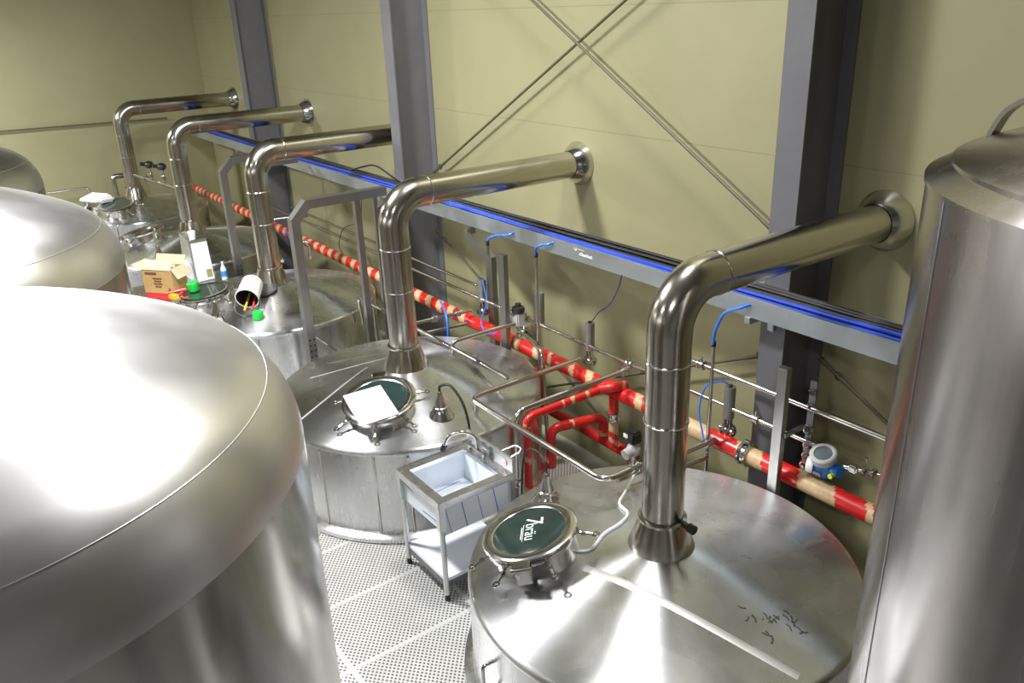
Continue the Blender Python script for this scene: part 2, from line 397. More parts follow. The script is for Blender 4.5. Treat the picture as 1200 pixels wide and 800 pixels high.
# dark scuffs scattered on the foremost cone, right of the duct
fl = M(); cz5 = K5[6]
for cx_, cy_, n_, sp in ((-2.05, -1.93, 9, .035), (-1.98, -1.82, 5, .03), (-2.0, -2.04, 4, .03), (-1.9, -1.86, 4, .03), (-2.16, -2.01, 3, .03)):
    for k in range(n_):
        x = cx_ + random.gauss(0, sp); y = cy_ + random.gauss(0, sp); d = math.hypot(x+2.8, y+1.975)
        nn = Vector(((x+2.8)/d*.155, (y+1.975)/d*.155, 1)).normalized(); a_ = random.uniform(0, PI); u_ = Vector((math.cos(a_), math.sin(a_), 0)); u_ = (u_-nn*u_.dot(nn)).normalized()
        c_ = Vector((x, y, cz5(d)+.0012)); l_ = random.uniform(.008, .03)
        fl.beam([c_-u_*l_, c_, c_+u_*l_*.8+nn.cross(u_)*l_*.5], nn, .0012, random.uniform(.005, .011))
fl.build('dark_scuff', SHADOWIN, K5[0], False)['kind'] = 'stuff'
# polished straight seams across the cones
def cone_seam(K, p0, p1, w):
    c = Vector((K[0].location.x, K[0].location.y)); cz = K[6]; a = Vector(p0); b = Vector(p1); sd = Vector((-(b-a).y, (b-a).x)).normalized()
    vs = []; fs = []; n = 24
    for i in range(n+1):
        for u in (-1, 0, 1):
            q = a.lerp(b, i/n) + sd*u*w/2; vs.append((q.x, q.y, cz((q-c).length) + (.0028 if u == 0 else .0006)))
    for i in range(n):
        for k in range(2): fs.append((i*3+k, i*3+k+1, i*3+4+k, i*3+3+k))
    M().add(vs, fs).build('weld_seam', ST_SEAM, K[0])
ST_SEAM = steel('ground_weld_seam', (.66, .67, .68), .36, .46, 0, (20, 20, 20))
cone_seam(K5, (-2.95, -2.44), (-1.74, -2.10), .05)
cone_seam(K4, (-6.08, -2.22), (-5.76, -3.02), .022)
cone_seam(K4, (-6.62, -2.36), (-6.20, -1.72), .016)
cone_seam(K4, (-6.42, -2.62), (-6.12, -2.02), .012)
cone_seam(K5, (-2.36, -1.62), (-2.32, -1.04), .03)

# ------------------------------------------------------------------ vent ducts
duct_lab = {5: 'foremost bent steel vent duct, from the lettered kettle to the wall', 4: 'second bent steel vent duct, from the kettle with the white sheet',
            3: 'third bent steel vent duct, whose end goes behind the grey column', 2: 'fourth bent steel vent duct, rising behind the film wrapped box', 1: 'last bent steel vent duct, beside the left wall corner'}
def duct(i, zbase):
    x = DUCTX[i]; y = -1.975; zt = 2.44; r = .122
    t = thing('vent_duct', duct_lab[i], 'duct', (x, y, zbase), 'vent ducts running from the kettles to the wall')
    p = M(); p.tube([(x, y, zbase+.19), (x, y, zt), (x, -.07, zt)], r, .26, 32, False)
    p.build('pipe', ST_DUCT, t)
    for z in (zt-.42, zt-.78): M().ring((x, y, z), r+.001, .006, (0, 0, 1), 32, 6).build('weld_or_glint_ring', ST_FIT, t)
    M().ring((x, y+.33, zt), r+.001, .004, (0, 1, 0), 32, 6).build('weld_or_glint_ring', ST_FIT, t)
    b = M(); b.lathe([(.205, -.03), (.20, .0), (.135, .185), (.142, .19), (.142, .205), (.124, .21)], (x, y, zbase), 40)
    cb = b.build('base_cone', ST_DUCT, t)
    if i in (5,):
        k = M(); k.box((x+.155, y+.03, zbase+.2), (.07, .03, .03), None, .004); k.lathe([(.001, -.02), (.028, -.02), (.028, .02), (.001, .02)], (x+.2, y+.03, zbase+.2), 14, (1, 0, 0)); k.build('clamp_knob', BLACKP, cb)
    f = M(); f.lathe([(.126, -.13), (.13, -.125), (.20, -.012), (.20, 0), (.125, 0)], (x, -.001, zt), 40, (0, 1, 0)); f.build('wall_collar', ST_FIT, t)
    return t
for i, zb in ((5, .835), (4, .965), (3, .955), (2, .955), (1, .955)): duct(i, zb)

# ------------------------------------------------------------------ domed tanks in the front row
def dome_profile(r, zs, rk, deg, n=14):
    pts = [(r, .05), (r, zs)]; th = math.radians(deg); a1 = PI/2 - th
    for i in range(1, n+1):
        a = a1*i/n; pts.append((r-rk+rk*math.cos(a), zs+rk*math.sin(a)))
    rj, zj = pts[-1]; Rc = rj/math.sin(th)
    for i in range(1, n+1):
        b = th*(1-i/n); pts.append((max(.001, Rc*math.sin(b)), zj+Rc*(math.cos(b)-math.cos(th))))
    return pts
dl = ['huge domed steel tank closest to the camera, cut off by the frame', 'domed steel tank just behind the huge nearest one', 'domed steel tank furthest back, nearest the left wall']
for (x, y), lab in zip(((-3.28, -5.28), (-6.26, -5.28), (-9.7, -5.28)), dl):
    t = thing('domed_tank', lab, 'tank', (x, y, 0), 'domed storage tanks in the front row')
    P = dome_profile(1.35, 2.3, .4, 28)
    b = M(); b.lathe([(1.35, .0), (1.35, 2.3)], (x, y, 0), 160); b.build('shell', ST_SHELL, t)
    d = M(); d.lathe(P[1:], (x, y, 0), 160)
    dm = d.build('dome_top', ST_DOME, t)
    M().ring((x, y, 2.5645), 1.2500, .0025, (0, 0, 1), 160, 8).build('weld_or_glint_ring', ST_DOME, t)  # bead added along the crease to draw its bright highlight line
    nk = M(); zt = P[-1][1]
    nk.lathe([(.16, -.02), (.16, .1), (.2, .1), (.2, .125), (.001, .125)], (x, y, zt), 32); nk.build('top_fitting', ST_FIT, t)

# tall flat shouldered tank on the right
def tall_tank():
    x, y, r, zr = -.37, -2.10, 1.0, 3.30
    t = thing('tall_tank', 'tall cylindrical steel tank filling the right edge, with a lifting lug', 'tank', (x, y, 0))
    b = M(); b.lathe([(r, 0), (r, zr)], (x, y, 0), 160)
    for a in (-134, -62):
        a = math.radians(a); b.cyl((x+r*math.cos(a), y+r*math.sin(a), .02), (x+r*math.cos(a), y+r*math.sin(a), zr-.001), .003, 8)
    b.build('shell', ST_TALL, t)
    c = M(); c.lathe([(r, zr), (r+.006, zr), (r+.006, zr+.012), (r-.008, zr+.02), (.94, zr+.05), (.94, zr+.062), (.925, zr+.07), (.3, zr+.29), (.001, zr+.34)], (x, y, 0), 160); c.build('cone_top', ST_TALL, t)
    l = M(); z0 = zr+.085
    path = spline([(x-.89, y-.1, z0-.02), (x-.83, y-.1, z0+.09), (x-.66, y-.1, z0+.17), (x-.5, y-.1, z0+.2), (x-.36, y-.1, z0+.17), (x-.27, y-.1, z0+.21)], 6)
    l.beam(path, (0, 1, 0), .055, .014); l.build('lifting_lug', ST_DUCT, t)
tall_tank()

# ------------------------------------------------------------------ red wrapped piping
def red_run(name, label, pts, r, bands, fillet=.09, skew=.6, ring_list=(), group='red wrapped pipes behind the kettles'):
    """sweep with a per-face colour: tan tape bands (from, to along the run), cut at a slant like wound tape"""
    path = fillet_path(pts, fillet); L = [0]
    for a, b in zip(path, path[1:]): L.append(L[-1]+(b-a).length)
    step = .018; S = []; k = 0; tot = L[-1]; n = int(tot/step)+1
    fine = []; 
    for i in range(n+1):
        s = tot*i/n
        while k < len(L)-2 and L[k+1] < s: k += 1
        u = (s-L[k])/max(1e-9, L[k+1]-L[k]); fine.append((path[k].lerp(path[k+1], u), s))
    m = M(); seg = 20; t0 = (fine[1][0]-fine[0][0]).normalized(); nn = t0.orthogonal().normalized(); vs = []
    for i, (p, s) in enumerate(fine):
        a = (fine[min(i+1, n)][0]-fine[max(i-1, 0)][0]).normalized(); nn = (nn-a*nn.dot(a)).normalized(); bi = a.cross(nn)
        for q in range(seg): vs.append(p + r*(math.cos(2*PI*q/seg)*nn + math.sin(2*PI*q/seg)*bi))
    m.v = [Vector(v) for v in vs]
    for i in range(n):
        for q in range(seg):
            q2 = (q+1) % seg; s = fine[i][1] + skew*r*math.cos(2*PI*q/seg+.8)
            m.f.append((i*seg+q, i*seg+q2, (i+1)*seg+q2, (i+1)*seg+q)); m.mi.append(1 if any(a <= s <= b for a, b in bands) else 0)
    m.f.append(list(range(seg))[::-1]); m.mi.append(0); m.f.append([n*seg+q for q in range(seg)]); m.mi.append(0)
    t = thing(name, label, 'pipe', tuple(fine[0][0]), group)
    m.build('wrap', [RED, TAN], t)
    for s0 in ring_list:
        p, ax = min(fine, key=lambda f: abs(f[1]-s0))[0], None
        i = min(range(n), key=lambda i: abs(fine[i][1]-s0)); ax = (fine[i+1][0]-fine[i][0]).normalized()
        rg = M()
        for o_ in (-.028, .028): rg.lathe([(r-.005, -.010), (r+.020, -.010), (r+.024, 0), (r+.020, .010), (r-.005, .010)], p+ax*o_, 28, ax)
        rg.lathe([(r, -.03), (r+.008, -.03), (r+.008, .03), (r, .03)], p, 28, ax)
        rg.box(p+Vector((0, -.0, r+.03)), (.06, .03, .03), None, .005)
        rg.build('clamp_ring', ST_FIT, t)
    return t
X0 = -16.4
bands = []
s = .2
while s < 9.6:
    bands.append((s, s+.11)); s += .235 + random.uniform(-.02, .02)
s = 10.0
for a, b in ((-6.02, -5.93), (-5.72, -5.62), (-5.5, -5.45), (-5.19, -5.13), (-4.97, -4.88), (-4.36, -4.28), (-3.82, -3.58), (-3.32, -3.10), (-2.80, -2.52), (-2.30, -2.25), (-2.14, -2.02)):
    bands.append((a-X0, b-X0))
red_run('wrapped_main_pipe', 'long red pipe with tan tape bands running along the wall', [(X0, -.66, .765), (-1.3, -.66, .765)], .066, bands, ring_list=(-3.22-X0,))
red_run('wrapped_branch_pipe', 'slim red branch pipe bending down beside the sink, under a steel pipe', [(-4.66, -.726, .79), (-4.66, -1.56, .79), (-4.66, -1.56, .005)], .033, [(.18, .21), (.33, .37), (.44, .465), (.845, .86), (1.13, 1.18), (1.42, 1.47)], .07, .5)
red_run('wrapped_low_pipe', 'low red pipe lying behind the kettles under the long red one', [(-5.78, -.56, .55), (-5.78, -.56, .15), (-4.45, -.56, .15)], .05, [(.95, 1.02)], .09)
red_run('wrapped_loop_pipe', 'red hooped pipe rising from the low red pipe and dropping again', [(-4.86, -.56, .2), (-4.86, -.56, .38), (-4.99, -1.06, .38), (-4.99, -1.06, .005)], .043, [(.0, .04), (.45, .48)], .08, .4)
red_run('wrapped_drop_pipe', 'short red drop pipe with a clamp and tan lower end under the tee', [(-4.62, -.66, .70), (-4.62, -.66, .22)], .042, [(.19, .34), (.40, .44)], 0, .8, ring_list=(.17,))
# red elbow bulge over the tee
red_run('wrapped_tee', 'stubby red tee hump on the long red pipe above the drop', [(-4.52, -.62, .83), (-4.53, -.74, .85), (-4.64, -.79, .81)], .042, [(.0, .03)], .06)

# ------------------------------------------------------------------ thin steel pipes
def pipe(label, pts, r=.018, fillet=.06, clamps=(), name='steel_pipe', mat=None, group='bare steel pipes around the kettles', legs=()):
    t = thing(name, label, 'pipe', tuple(pts[0]), group)
    M().tube(pts, r, fillet, 14).build('tube', mat or ST_PIPE, t)
    for (c, ax) in clamps:
        m = M(); ax = Vector(ax).normalized()
        for o in (-.022, .022): m.lathe([(r, -.008), (r+.016, -.008), (r+.018, 0), (r+.016, .008), (r, .008)], Vector(c)+ax*o, 18, ax)
        m.lathe([(r, -.02), (r+.012, -.02), (r+.012, .02), (r, .02)], Vector(c), 18, ax)
        m.cyl(Vector(c)+Vector((0, 0, r+.01)), Vector(c)+Vector((0, 0, r+.045)), .007, 8)
        m.build('clamp', ST_FIT, t)
    for (a, b) in legs: M().cyl(a, b, r*.8, 10).build('support_leg', ST_PIPE, t)
    return t
X = (1, 0, 0); Y = (0, 1, 0)
pipe('lower of the thin steel pipes along the wall, ending at the blue meter', [(-12.6, -.6, 1.03), (-2.72, -.6, 1.03)], .018, 0, [((-3.22, -.6, 1.03), X), ((-4.5, -.6, 1.03), X), ((-5.92, -.6, 1.03), X)])
pipe('upper thin steel pipe along the wall beside the nearest grey column', [(-4.05, -.6, 1.24), (-3.86, -.6, 1.28), (-1.2, -.6, 1.28)], .020, .05, [((-3.74, -.6, 1.28), X)])
pipe('thin steel twin pipe close to the wall behind the far kettles', [(-11.9, -.5, 1.10), (-6.9, -.5, 1.10)], .016, 0)
pipe('steel pipe looping out around the red branch and along the foremost kettle', [(-5.05, -.66, .91), (-5.04, -1.84, .91), (-3.43, -1.85, .91), (-3.43, -1.52, .91)], .022, .10, [((-3.43, -1.58, .91), Y)], legs=[((-4.95, -1.84, .90), (-4.95, -1.84, .835))])
pipe('steel pipe over the slim red branch, bending down beside the sink', [(-4.50, -.64, .98), (-4.50, -1.78, .98), (-4.50, -1.78, .01)], .024, .10, [((-4.50, -.66, .98), Y), ((-4.50, -1.78, .36), (0, 0, 1))])
pipe('steel pipe crossing over the kettle with the white sheet', [(-7.86, -1.40, .62), (-7.86, -1.42, .94), (-5.10, -1.42, .94)], .020, .06, [((-5.55, -1.42, .94), X)], legs=[((-7.5, -1.42, .92), (-7.5, -1.42, .01)), ((-6.0, -1.42, .92), (-6.0, -1.42, .895))])
pipe('bent steel pipe standing up behind the kettle with the white sheet', [(-5.95, -1.42, .895), (-5.95, -1.42, 1.0), (-5.95, -.72, 1.0)], .020, .07)
pipe('bowed steel pipe dropping in front of the second valve actuator', [(-5.84, -.74, .98), (-5.34, -.865, .95), (-5.28, -.868, .01)], .018, .10, [((-5.76, -.745, .977), X)])
pipe('short steel pipe passing behind the foremost vent duct, upper of two', [(-3.47, -.72, .80), (-3.47, -1.7, .84)], .020, 0, [((-3.47, -.80, .803), Y)])
pipe('short steel pipe passing behind the foremost vent duct, lower of two', [(-3.47, -.80, .68), (-3.47, -1.6, .74)], .018, 0)
pipe('short steel pipe beside the second vent duct, upper of two', [(-6.76, -.68, .90), (-6.84, -1.35, .90)], .018, 0, [((-6.78, -.84, .90), Y), ((-6.81, -1.1, .90), Y)])
pipe('short steel pipe beside the second vent duct, lower of two', [(-6.70, -.78, .80), (-6.76, -1.3, .80)], .018, 0)
# rail between kettles
rt = thing('guard_rail', 'short bent steel rail in the gap behind the kettle with the white sheet', 'rail', (-7.4, -2.06, 0))
M().tube([(-7.70, -2.06, .01), (-7.70, -2.06, .72), (-7.06, -2.06, .72), (-7.06, -2.06, .01)], .014, .04).build('hoop', ST_PIPE, rt)
M().cyl((-7.70, -2.06, .45), (-7.06, -2.06, .45), .011, 10).build('crossbar', ST_PIPE, rt)

# conduits with blue hoses from the tray
def conduit(x, y, z0, z1, hose, label):
    t = thing('cable_conduit', label, 'conduit', (x, y, z0), 'upright conduits fed from the cable tray')
    M().cyl((x, y, z0), (x, y, z1), .014, 12).build('tube', ST_PIPE, t)
    M().cyl((x, y, z1-.03), (x, y, z1+.012), .017, 12).build('end_bush', BLACKP, t)
    M().tube(spline(hose, 6), .011, 0, 8).build('hose', BLUEH, t)
conduit(-5.49, -.79, ZF, 1.80, [(-5.49, -.80, 1.79), (-5.47, -.80, 1.86), (-5.40, -.79, 1.90), (-5.32, -.78, 1.92), (-5.28, -.70, 1.95)], 'upright conduit with a blue hose right of the grey boxed valve')
conduit(-3.48, -.79, ZF, 1.59, [(-3.48, -.80, 1.58), (-3.46, -.80, 1.70), (-3.40, -.79, 1.83), (-3.28, -.78, 1.90), (-3.18, -.70, 1.95)], 'upright conduit with bright blue hose behind the foremost vent duct')
conduit(-6.22, -.80, 1.62, 1.76, [(-6.22, -.80, 1.75), (-6.20, -.80, 1.80), (-6.08, -.79, 1.85), (-5.9, -.78, 1.89), (-5.86, -.7, 1.93)], 'short conduit stub with dark blue hose above the flat support post')
conduit(-12.1, -.78, .01, 1.86, [(-12.1, -.78, 1.85), (-12.08, -.77, 1.88), (-12.0, -.76, 1.93), (-11.95, -.7, 1.96)], 'upright conduit near the fourth vent duct')
conduit(-7.1, -1.3, .01, 2.05, [(-7.1, -1.3, 2.04), (-7.08, -1.2, 2.08), (-7.0, -.9, 2.06), (-6.98, -.7, 1.96)], 'upright conduit beside the nearer grey gantry frame')

# thin wires from the tray to the actuators
def wire(label, pts, mat=BLACK, r=.005, name='cable', group='thin leads hanging from the tray'):
    return tag(M().tube(spline(pts, 6), r, 0, 8).build(name, mat), label, 'cable', group)
wire('thin dark blue lead from the tray to the middle valve actuator', [(-4.42, -.78, 1.86), (-4.46, -.78, 1.74), (-4.62, -.72, 1.55), (-4.84, -.64, 1.40), (-4.97, -.6, 1.272)], plain('navy_lead', (.02, .03, .22), .4))
wire('thin black lead drooping below the tray by the nearer gantry frame', [(-9.0, -.72, 1.86), (-9.02, -.72, 1.62), (-9.2, -.7, 1.4), (-9.7, -.68, 1.22), (-9.95, -.66, .95), (-9.9, -.64, .84)])

# ------------------------------------------------------------------ valve actuators
def actuator(x, y, zb, label, h=.26, r=.042, hose=None):
    t = thing('valve_actuator', label, 'valve', (x, y, zb), 'upright valve actuators on the wall pipes')
    m = M(); m.lathe([(.001, .12), (r*.7, .12), (r, .13), (r, .12+h-.012), (r*.93, .12+h), (.001, .12+h)], (x, y, zb), 28); m.build('cylinder', ACT, t)
    c = M(); c.lathe([(.016, 0.12+h), (.016, .135+h), (.001, .137+h)], (x, y, zb), 12); c.build('top_cap', BLACKP, t)
    y_ = M(); y_.box((x-.025, y, zb+.09), (.01, .03, .08)); y_.box((x+.025, y, zb+.09), (.01, .03, .08)); y_.cyl((x, y, zb+.04), (x, y, zb+.13), .009, 8)
    y_.build('yoke', ST_FIT, t)
    b = M(); b.ball((x, y, zb+.02), .038, 16, (1, 1, .9))
    for s_ in (-1, 1): b.lathe([(.02, 0), (.034, 0), (.034, .014), (.02, .014)], (x, y-.05*s_-.007, zb+.02), 18, (0, 1, 0)); b.lathe([(.02, 0), (.034, 0), (.034, .014), (.02, .014)], (x-.05*s_-.007, y, zb+.02), 18, (1, 0, 0))
    b.build('valve_body', ST_FIT, t)
    if hose: M().tube(spline(hose, 6), .0065, 0, 8).build('air_hose', BLUEH, t)
actuator(-5.02, -.58, .86, 'middle grey valve actuator, to the left of the foremost vent duct')
actuator(-3.46, -.60, .82, 'grey valve actuator with a blue hose right of the foremost vent duct', hose=[(-3.46, -.60, 1.21), (-3.52, -.64, 1.23), (-3.6, -.7, 1.18), (-3.62, -.74, 1.0), (-3.56, -.76, .84), (-3.50, -.78, .74), (-3.46, -.8, .72)])
actuator(-6.69, -.58, .87, 'grey valve actuator furthest left, close to the second grey column', .24, .045, [(-6.69, -.58, 1.24), (-6.6, -.62, 1.22), (-6.5, -.66, 1.05), (-6.52, -.72, .86), (-6.35, -.78, .80), (-6.15, -.8, .86), (-6.1, -.79, .95)])
# boxed valve with positioner
t = thing('positioner_valve', 'grey boxed valve with a black knob in front of the tall actuator', 'valve', (-5.95, -.62, .80))
M().lathe([(.001, 0), (.045, 0), (.045, .3), (.038, .31), (.001, .31)], (-5.83, -.50, .98), 24).build('cylinder', ACT, t)
M().box((-5.97, -.66, 1.03), (.13, .10, .13), None, .012).build('housing', GREYP, t)
M().box((-5.985, -.715, 1.035), (.07, .012, .05), None, .003).build('name_plate', WHITE, t)
m = M(); m.lathe([(.001, .0), (.06, .0), (.065, .02), (.06, .05), (.03, .06), (.03, .085), (.001, .09)], (-5.96, -.66, 1.10), 20); m.build('knob', BLACKP, t)
m = M(); m.cyl((-5.97, -.64, .84), (-5.97, -.64, .98), .022, 12); m.ring((-5.97, -.64, .87), .03, .012); m.ring((-5.97, -.64, .93), .03, .01); m.cyl((-5.97, -.64, .9), (-5.80, -.62, .98), .02); m.build('valve_body', ST_FIT, t)
M().tube(spline([(-6.05, -.68, 1.13), (-6.12, -.70, 1.08), (-6.12, -.72, .98), (-6.03, -.71, .93)], 6), .006, 0, 8).build('air_hose', BLUEH, t)
# motor valve beside duct 5
t = thing('motor_valve', 'small black topped motor valve left of the foremost vent duct base', 'valve', (-4.2, -.75, .12))
M().box((-4.27, -.76, .50), (.10, .10, .11), None, .015).build('motor_cover', BLACKP, t)
M().box((-4.31, -.815, .51), (.05, .006, .035), None, .001).build('name_plate', WHITE, t)
m = M(); m.ball((-4.27, -.76, .38), .062, 20, (1, 1, 1)); m.cyl((-4.27, -.76, .38), (-4.27, -.86, .36), .045, 18); m.build('gear_body', GREYP, t)
m = M(); m.cyl((-4.27, -.76, .14), (-4.27, -.76, .36), .022); m.cyl((-4.45, -.62, .15), (-4.12, -.80, .15), .04, 18); m.build('valve_body', ST_FIT, t)

# flow transmitter
t = thing('flow_transmitter', 'round blue meter head with grey display ring by the right tank', 'meter', (-2.62, -.62, .9))
ax = Vector((.05, -.42, .9)).normalized()
c0 = Vector((-2.63, -.62, .93))
m = M(); m.lathe([(.001, -.075), (.05, -.075), (.072, -.05), (.078, .0), (.078, .07), (.06, .085)], c0, 28, ax); m.cyl(c0, c0+Vector((.13, -.03, .02)), .04, 18); m.build('housing', TRBLUE, t)
m = M(); m.lathe([(.058, .075), (.083, .075), (.086, .09), (.086, .125), (.076, .132), (.060, .130), (.058, .120)], c0, 32, ax); m.build('display_ring', GREYP, t)
m = M(); m.lathe([(.001, .122), (.059, .122)], c0, 28, ax); m.build('display_glass', GLASSI, t)
m = M(); q = c0+Vector((-.06, -.04, -.01)); m.lathe([(.001, .05), (.05, .045), (.056, .03), (.056, 0)], q, 24, Vector((-.9, -.42, .05)).normalized()); m.build('side_cap', WHITE, t)
m = M(); m.cyl(c0+Vector((.10, -.06, .0)), c0+Vector((.10, -.10, .0)), .017, 12); m.build('cable_gland', LIME, t)
m = M(); m.box(c0+Vector((-.0, -.085, -.03)), (.06, .012, .03), None, .003); m.build('name_plate', BLACKP, t)
m = M(); m.cyl(c0+Vector((.12, .0, .05)), c0+Vector((.42, .02, .10)), .018, 12); m.box(c0+Vector((.2, 0, .07)), (.06, .06, .05), None, .01); m.ring(c0+Vector((.27, .01, .08)), .028, .01, X); m.ring(c0+Vector((.33, .01, .09)), .028, .01, X); m.cyl(c0+Vector((.29, .0, .08)), c0+Vector((.29, -.03, .2)), .008); m.build('pipe_stub', ST_FIT, t)

# ------------------------------------------------------------------ support posts and gantry frames
t = thing('support_post', 'flat steel support post with clamps beside the nearest grey column', 'post', (-2.89, -.79, ZF), 'flat pipe support posts')
m = M(); m.beam([(-2.89, -.79, ZF), (-2.89, -.79, 1.60)], (0, 1, 0), .05, .07); m.build('upright', ST_DULL, t)
for z in (1.40, 1.30, 1.12, 1.0, .92, .84):
    u = M(); big = z in (1.12, .84); u.ring((-2.80, -.60, z), .03 if big else .018, .009, Y, 16, 6); u.cyl((-2.80, -.62, z), (-2.80, -.58, z), .012, 8)
    u.build('pipe_clamp', ST_FIT, t)
M().box((-2.845, -.69, 1.12), (.02, .2, .03)).build('clamp_arm', ST_DULL, t)
M().box((-2.80, -.585, 1.12), (.05, .012, .7)).build('clamp_strip', GREYD, t)
t = thing('support_post', 'flat steel support post with a crooked arm up to the cable tray', 'post', (-6.02, -.80, ZF), 'flat pipe support posts')
m = M(); m.beam([(-6.02, -.775, ZF), (-6.02, -.775, 1.68)], (0, 1, 0), .05, .09); m.build('upright', ST_DULL, t)
m = M(); m.beam([(-6.93, -.525, 1.838), (-6.93, -.525, 1.64), (-6.58, -.525, 1.46), (-6.58, -.525, ZF)], (0, 1, 0), .06, .10); m.build('crooked_arm', ST_DULL, t)
m = M(); m.lathe([(.001, 0), (.02, 0), (.02, .02), (.001, .02)], (-6.93, -.555, 1.79), 10, (0, -1, 0)); m.lathe([(.001, 0), (.02, 0), (.02, .02), (.001, .02)], (-6.93, -.555, 1.69), 10, (0, -1, 0)); m.build('bolt', ST_FIT, t)
def gantry(x, label, dy=0):
    t = thing('gantry_frame', label, 'frame', (x, -1.9, 0), 'grey goalpost frames between the kettles')
    m = M(); m.beam([(x, dy-2.20, .01), (x, dy-2.20, 2.0), (x, dy-2.06, 2.14), (x, -1.22, 2.14)], (1, 0, 0), .10, .085); m.build('front_leg', ST_DULL, t)
    m = M(); m.beam([(x, -1.54, 2.10), (x, -1.54, .01)], (1, 0, 0), .06, .06); m.build('rear_leg', ST_DULL, t)
    m = M(); m.beam([(x, -1.34, 1.9), (x, -1.24, 2.02), (x, -.86, 2.02)], (1, 0, 0), .05, .05); m.beam([(x, -1.34, 2.1), (x, -1.34, .01)], (1, 0, 0), .04, .04); m.build('brace', ST_DULL, t)
    m = M()
    for k in range(4):
        for dx in (-.022, .022): m.lathe([(.001, 0), (.011, 0), (.011, .004), (.001, .004)], (x+.051, dy-2.20+dx, .62+k*.06), 10, (1, 0, 0))
    m.build('bolt_hole', SHADOWIN, t)
gantry(-7.4, 'nearer grey goalpost frame, between the second and third vent ducts')
gantry(-10.5, 'farther grey goalpost frame, between the third and fourth vent ducts', .34)

# ------------------------------------------------------------------ cable tray and cables
t = thing('cable_tray', 'long galvanised cable tray along the wall with a scrawled white tag', 'cable tray', (-7.0, -.62, 1.84))
m = M(); m.box((-7.8, -.749, 1.905), (17.4, .003, .13)); m.box((-7.8, -.742, 1.971), (17.4, .016, .003)); m.build('front_rail', GALV, t)
m = M(); m.box((-7.8, -.481, 1.92), (17.4, .003, .12)); m.box((-7.8, -.488, 1.98), (17.4, .016, .003)); m.build('back_rail', GALV, t)
m = M(); m.box((-7.8, -.615, 1.842), (17.4, .265, .003)); m.build('bed', GALV, t)
m = M()
for xx in (-3.24, -8.46, -13.28): m.box((xx, -.615, 1.815), (.05, .29, .05), None, .004); m.box((xx, -.485, 1.74), (.05, .03, .14), None, .004)
m.build('bracket', GALV, t)
m = M()
def marks(m, pts):
    for (a, b) in pts: m.beam([(a[0], -.7515, a[1]), (b[0], -.7515, b[1])], (0, 1, 0), .001, .007)
marks(m, [((-5.02, 1.945), (-5.0, 1.925)), ((-5.0, 1.925), (-4.985, 1.95)), ((-4.97, 1.94), (-4.96, 1.945)), ((-4.95, 1.942), (-4.94, 1.947)), ((-4.93, 1.942), (-4.92, 1.946)), ((-4.91, 1.942), (-4.90, 1.946)),
          ((-4.96, 1.905), (-4.93, 1.92)), ((-4.93, 1.92), (-4.90, 1.905)), ((-4.90, 1.905), (-4.86, 1.918)), ((-4.86, 1.918), (-4.83, 1.903)), ((-4.83, 1.903), (-4.80, 1.92)), ((-4.955, 1.900), (-4.80, 1.900))])
m.build('tag_writing', WHITE, t, False)
for k in range(14):
    blue = k in (2, 3, 9, 10); pts = []
    y0 = -.715 + (k % 7)*.0315; z0 = 1.862 + (k//7)*.035 + .012*(k % 7) + (.014 if blue else 0)
    ph = (k % 7)*.9; x = -16.0
    while x < .8:
        pts.append((x, y0+.004*math.sin(x*1.3+ph), z0+.012*math.sin(x*.9+ph)+.012)); x += .7
    o = M().tube(spline(pts, 3), .014 if blue else .013, 0, 8).build('tray_cable', BLUE if blue else BLACK)
    tag(o, 'blue cable lying in the long cable tray' if blue else 'black cable lying in the long cable tray', 'cable', 'blue cables in the tray' if blue else 'black cables in the tray')
tag(M().tube(spline([(-9.6, -.6, 1.95), (-9.2, -.55, 2.06), (-8.8, -.58, 2.12), (-8.3, -.62, 2.05), (-8.0, -.6, 1.98)], 6), .010, 0, 8).build('loose_cable', BLACK), 'loose black cable arching up out of the tray near the second column', 'cable')

# ------------------------------------------------------------------ brace rods
def brace(label, a, b, ta=True, tb=True):
    t = thing('brace_rod', label, 'brace', tuple(a), 'diagonal brace rods on the wall')
    a = Vector(a); b = Vector(b); d = (b-a).normalized(); L = (b-a).length
    M().cyl(a, b, .0125, 10).build('rod', ROD, t)
    for use, p, q in ((ta, a, d), (tb, b, -d)):
        if not use: continue
        tb_ = M(); c = p+q*.16
        tb_.beam([p+q*.03, p+q*.20], (0, 1, 0), .008, .035); tb_.ring(p+q*.22, .028, .008, Y, 16, 6); tb_.cyl(p+q*.22, p+q*.34, .016, 10); tb_.cyl(p+q*.05+Vector((0, -.02, 0)), p+q*.05+Vector((0, .02, 0)), .018, 8)
        tb_.build('turnbuckle', ROD, t)
brace('brace rod rising rightward from the second grey column', (-8.34, -.10, 2.02), (-3.36, -.10, 4.82))
brace('brace rod falling rightward to the nearest grey column', (-8.34, -.13, 5.02), (-3.36, -.13, 2.14))
brace('lower brace rod falling from the second column behind the pipes', (-8.34, -.10, 1.36), (-4.3, -.10, -.50))
brace('lower brace rod falling leftward from the nearest grey column', (-3.38, -.13, 1.36), (-7.4, -.13, -.50))
brace('brace rod below the tray right of the nearest column', (-3.12, -.10, 1.42), (.4, -.10, -.46))
# rod along left wall
tag(M().cyl((XL+.05, -9, 2.22), (XL+.05, -.8, 2.05), .014, 10).build('wall_conduit', ROD), 'thin dark conduit along the left wall', 'conduit')

